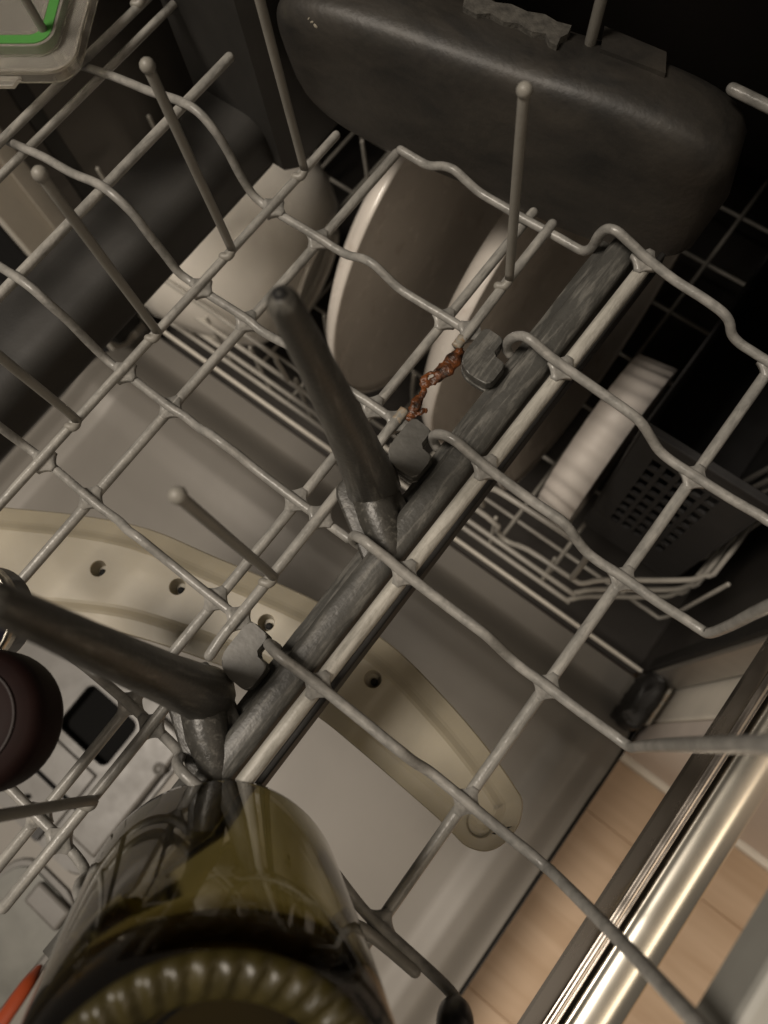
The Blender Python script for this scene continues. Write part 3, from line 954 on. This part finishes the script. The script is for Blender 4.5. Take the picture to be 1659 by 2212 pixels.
for nm, lo, hi in (('side', (bx0 - .002, by0, bz0), (bx0, by1, bz1)), ('side', (bx1, by0, bz0), (bx1 + .002, by1, bz1)), ('side', (bx0, by1, bz0), (bx1, by1 + .002, bz1)), ('base', (bx0, by0, bz0 - .003), (bx1, by1, bz0)),
                   ('rim', (bx0 - .003, by0 - .0015, bz1), (bx1 + .003, by0 + .0035, bz1 + .004))):
    bm = bmesh.new()
    box(bm, lo, hi, .0005, 1)
    from_bm(nm, bm, M['basket'], bk, smooth=False)
for k, (xb, yb_, xt, yt, zt, w) in enumerate(((.040, .215, .085, .205, -.095, .0024), (.046, .225, .088, .232, -.070, .0022), (.050, .236, .090, .252, -.050, .0022), (.052, .250, .090, .275, -.040, .0024))):
    t = thing('skewer', ['slim steel skewer nearest the front of the cutlery basket', 'second slim steel skewer from the front of the cutlery basket', 'third slim steel skewer from the front of the cutlery basket', 'slim steel skewer farthest back in the cutlery basket'][k], 'skewer', (xb, yb_, -.30), 'steel skewers in the basket')
    bm = bmesh.new()
    tube(bm, [(xb, yb_, -.28), ((xb + xt) / 2, (yb_ + yt) / 2, (zt - .28) / 2), (xt, yt, zt)], [w * .7, w, w * 1.25], 10, squash=.6)
    from_bm('stem', bm, M['steel'], t)

# ------------------------------------------------------------------ things in the upper rack
# olive glass tumbler, upside down and leaning
gl = thing('glass_tumbler', 'olive green glass tumbler leaning upside down in the rack', 'glass', (-.028, -.088, .004))
c0, c1 = Vector((-.0285, -.0895, .0045)), Vector((.0090, -.0885, .1040))
axis = (c1 - c0)
Lg = axis.length
GM = Matrix.Translation(c0) @ axis.to_track_quat('Z', 'Y').to_matrix().to_4x4()
bm = bmesh.new()
prof = [(.0388, .0006), (.0400, .0), (.0412, .0006), (.0415, .004), (.0416, Lg * .35), (.0414, Lg * .7), (.0408, Lg - .008), (.0390, Lg - .0025), (.0360, Lg - .0002), (.0330, Lg), (.0290, Lg - .0016), (.0200, Lg - .0050), (0, Lg - .0065),
        (0, Lg - .0125), (.0200, Lg - .0115), (.0320, Lg - .0090), (.0370, Lg - .0120), (.0385, Lg - .0200), (.0390, Lg * .5), (.0388, .004)]
NG = 288
rings = lathe(bm, prof, NG, GM, closed=True)
up_ = (GM.to_3x3() @ Vector((0, 0, 1))).normalized()
for i, amp in ((9, .0),):   # knurls round the bearing edge of the base
    for k, v in enumerate(rings[i]):
        v.co += up_ * amp * math.sin(2 * math.pi * 40 * (k + 1.2 * (i - 9)) / NG)
from_bm('glass_body', bm, M['olive'], gl)
bm = bmesh.new()
rr_ = lathe(bm, [(.0275, Lg - .0016), (.0285, Lg - .0004), (.0315, Lg + .0010), (.0345, Lg + .0012), (.0368, Lg + .0004), (.0372, Lg - .0010)], NG, GM)
for i, amp in ((1, .0004), (2, .0009), (3, .0009), (4, .0004)):
    for k, v in enumerate(rr_[i]):
        v.co += up_ * amp * math.sin(2 * math.pi * 44 * (k + 1.3 * i) / NG)
from_bm('knurled_ring', bm, M['amber'], gl)

# dark red cup
cp = thing('red_cup', 'small dark red cup turned upside down under the dark post', 'cup', (-.118, -.078, .03))
bm = bmesh.new()
KM = Matrix.Translation((-.1135, -.0818, .020))
lathe(bm, [(.0175, .016), (.0208, .016), (.0212, .018), (.0214, .027), (.0208, .0305), (.0185, .0325), (.0120, .0336), (0, .0340)], 48, KM)
from_bm('wall', bm, M['redrim'], cp)
bm = bmesh.new()
lathe(bm, [(.0140, .0336), (.0150, .0338), (.0152, .0332), (.0140, .0330)], 48, KM, closed=True)
from_bm('base_ring', bm, M['redglass'], cp)

# steel rimmed cap
sc = thing('steel_cap', 'navy cap with a bright steel rim at the left edge', 'cap', (-.15, -.07, .02))
KM = Matrix.Translation((-.1492, -.0640, .020)) @ Matrix.Rotation(math.radians(12), 4, 'X')
bm = bmesh.new()
lathe(bm, [(0, .0), (.0165, .0), (.0170, .010), (.0160, .0125), (0, .0125)], 40, KM)
from_bm('cap_body', bm, M['navy'], sc)
bm = bmesh.new()
lathe(bm, [(.0170, .0085), (.0178, .0085), (.0180, .0125), (.0172, .0135), (.0164, .0128)], 40, KM, closed=True)
from_bm('steel_rim', bm, M['chrome'], sc)

# orange handle
oh = thing('orange_handle', 'orange plastic handle beside the olive glass', 'utensil', (-.047, -.12, .06))
bm = bmesh.new()
p0, p1, p2 = at(84, 2090, .060), at(50, 2140, .066), at(-40, 2270, .072)
tube(bm, catmull([p0, p1, p2], 5), [.0010, .0013, .0016, .0018, .002, .0021, .0022, .0022, .0023, .0023, .0023], 12, squash=.5)
from_bm('handle', bm, M['orange'], oh)

# storage box lid with a green seal
ld = thing('box_lid', 'clear plastic storage lid with a green seal', 'lid', (-.32, .125, .035))
ZLd = .040

ex = (at(100, 154, ZLd) - at(0, 154, ZLd)).normalized()
ey = Vector((-ex.y, ex.x, 0))
angl = math.atan2(ex.y, ex.x)
corner = at(153, 155, ZLd)
hx, hy = .052, .036
cc = corner - ex * hx + ey * hy


F = lambda d, R0: rrect(cc.x, cc.y, hx - d, hy - d, R0, angl)
bm = bmesh.new()
prism(bm, F(.0, .010), ZLd - .0012, ZLd, .0004)
from_bm('lid_plate', bm, M['clear'], ld, smooth=False)
ringwall('lid_flange', F(-.0006, .0106), F(.0008, .0092), ZLd - .005, ZLd + .0008, 'clear', ld)
ringwall('lid_ridge', F(.0075, .008), F(.0088, .007), ZLd + .0002, ZLd + .005, 'clear', ld)
ringwall('green_seal', F(.0092, .0068), F(.0134, .005), ZLd + .0003, ZLd + .0050, 'green_seal', ld)
ringwall('lid_ridge', F(.0138, .0045), F(.0152, .0038), ZLd + .0002, ZLd + .005, 'clear', ld)
bm = bmesh.new()
prism(bm, [(cc + ex * a + ey * b).to_2d()[:] for a, b in ((.005, -hy - .006), (.028, -hy - .006), (.030, -hy - .0009), (.003, -hy - .0009))], ZLd - .003, ZLd - .001, .0005)
from_bm('lid_tab', bm, M['clear'], ld, smooth=False)
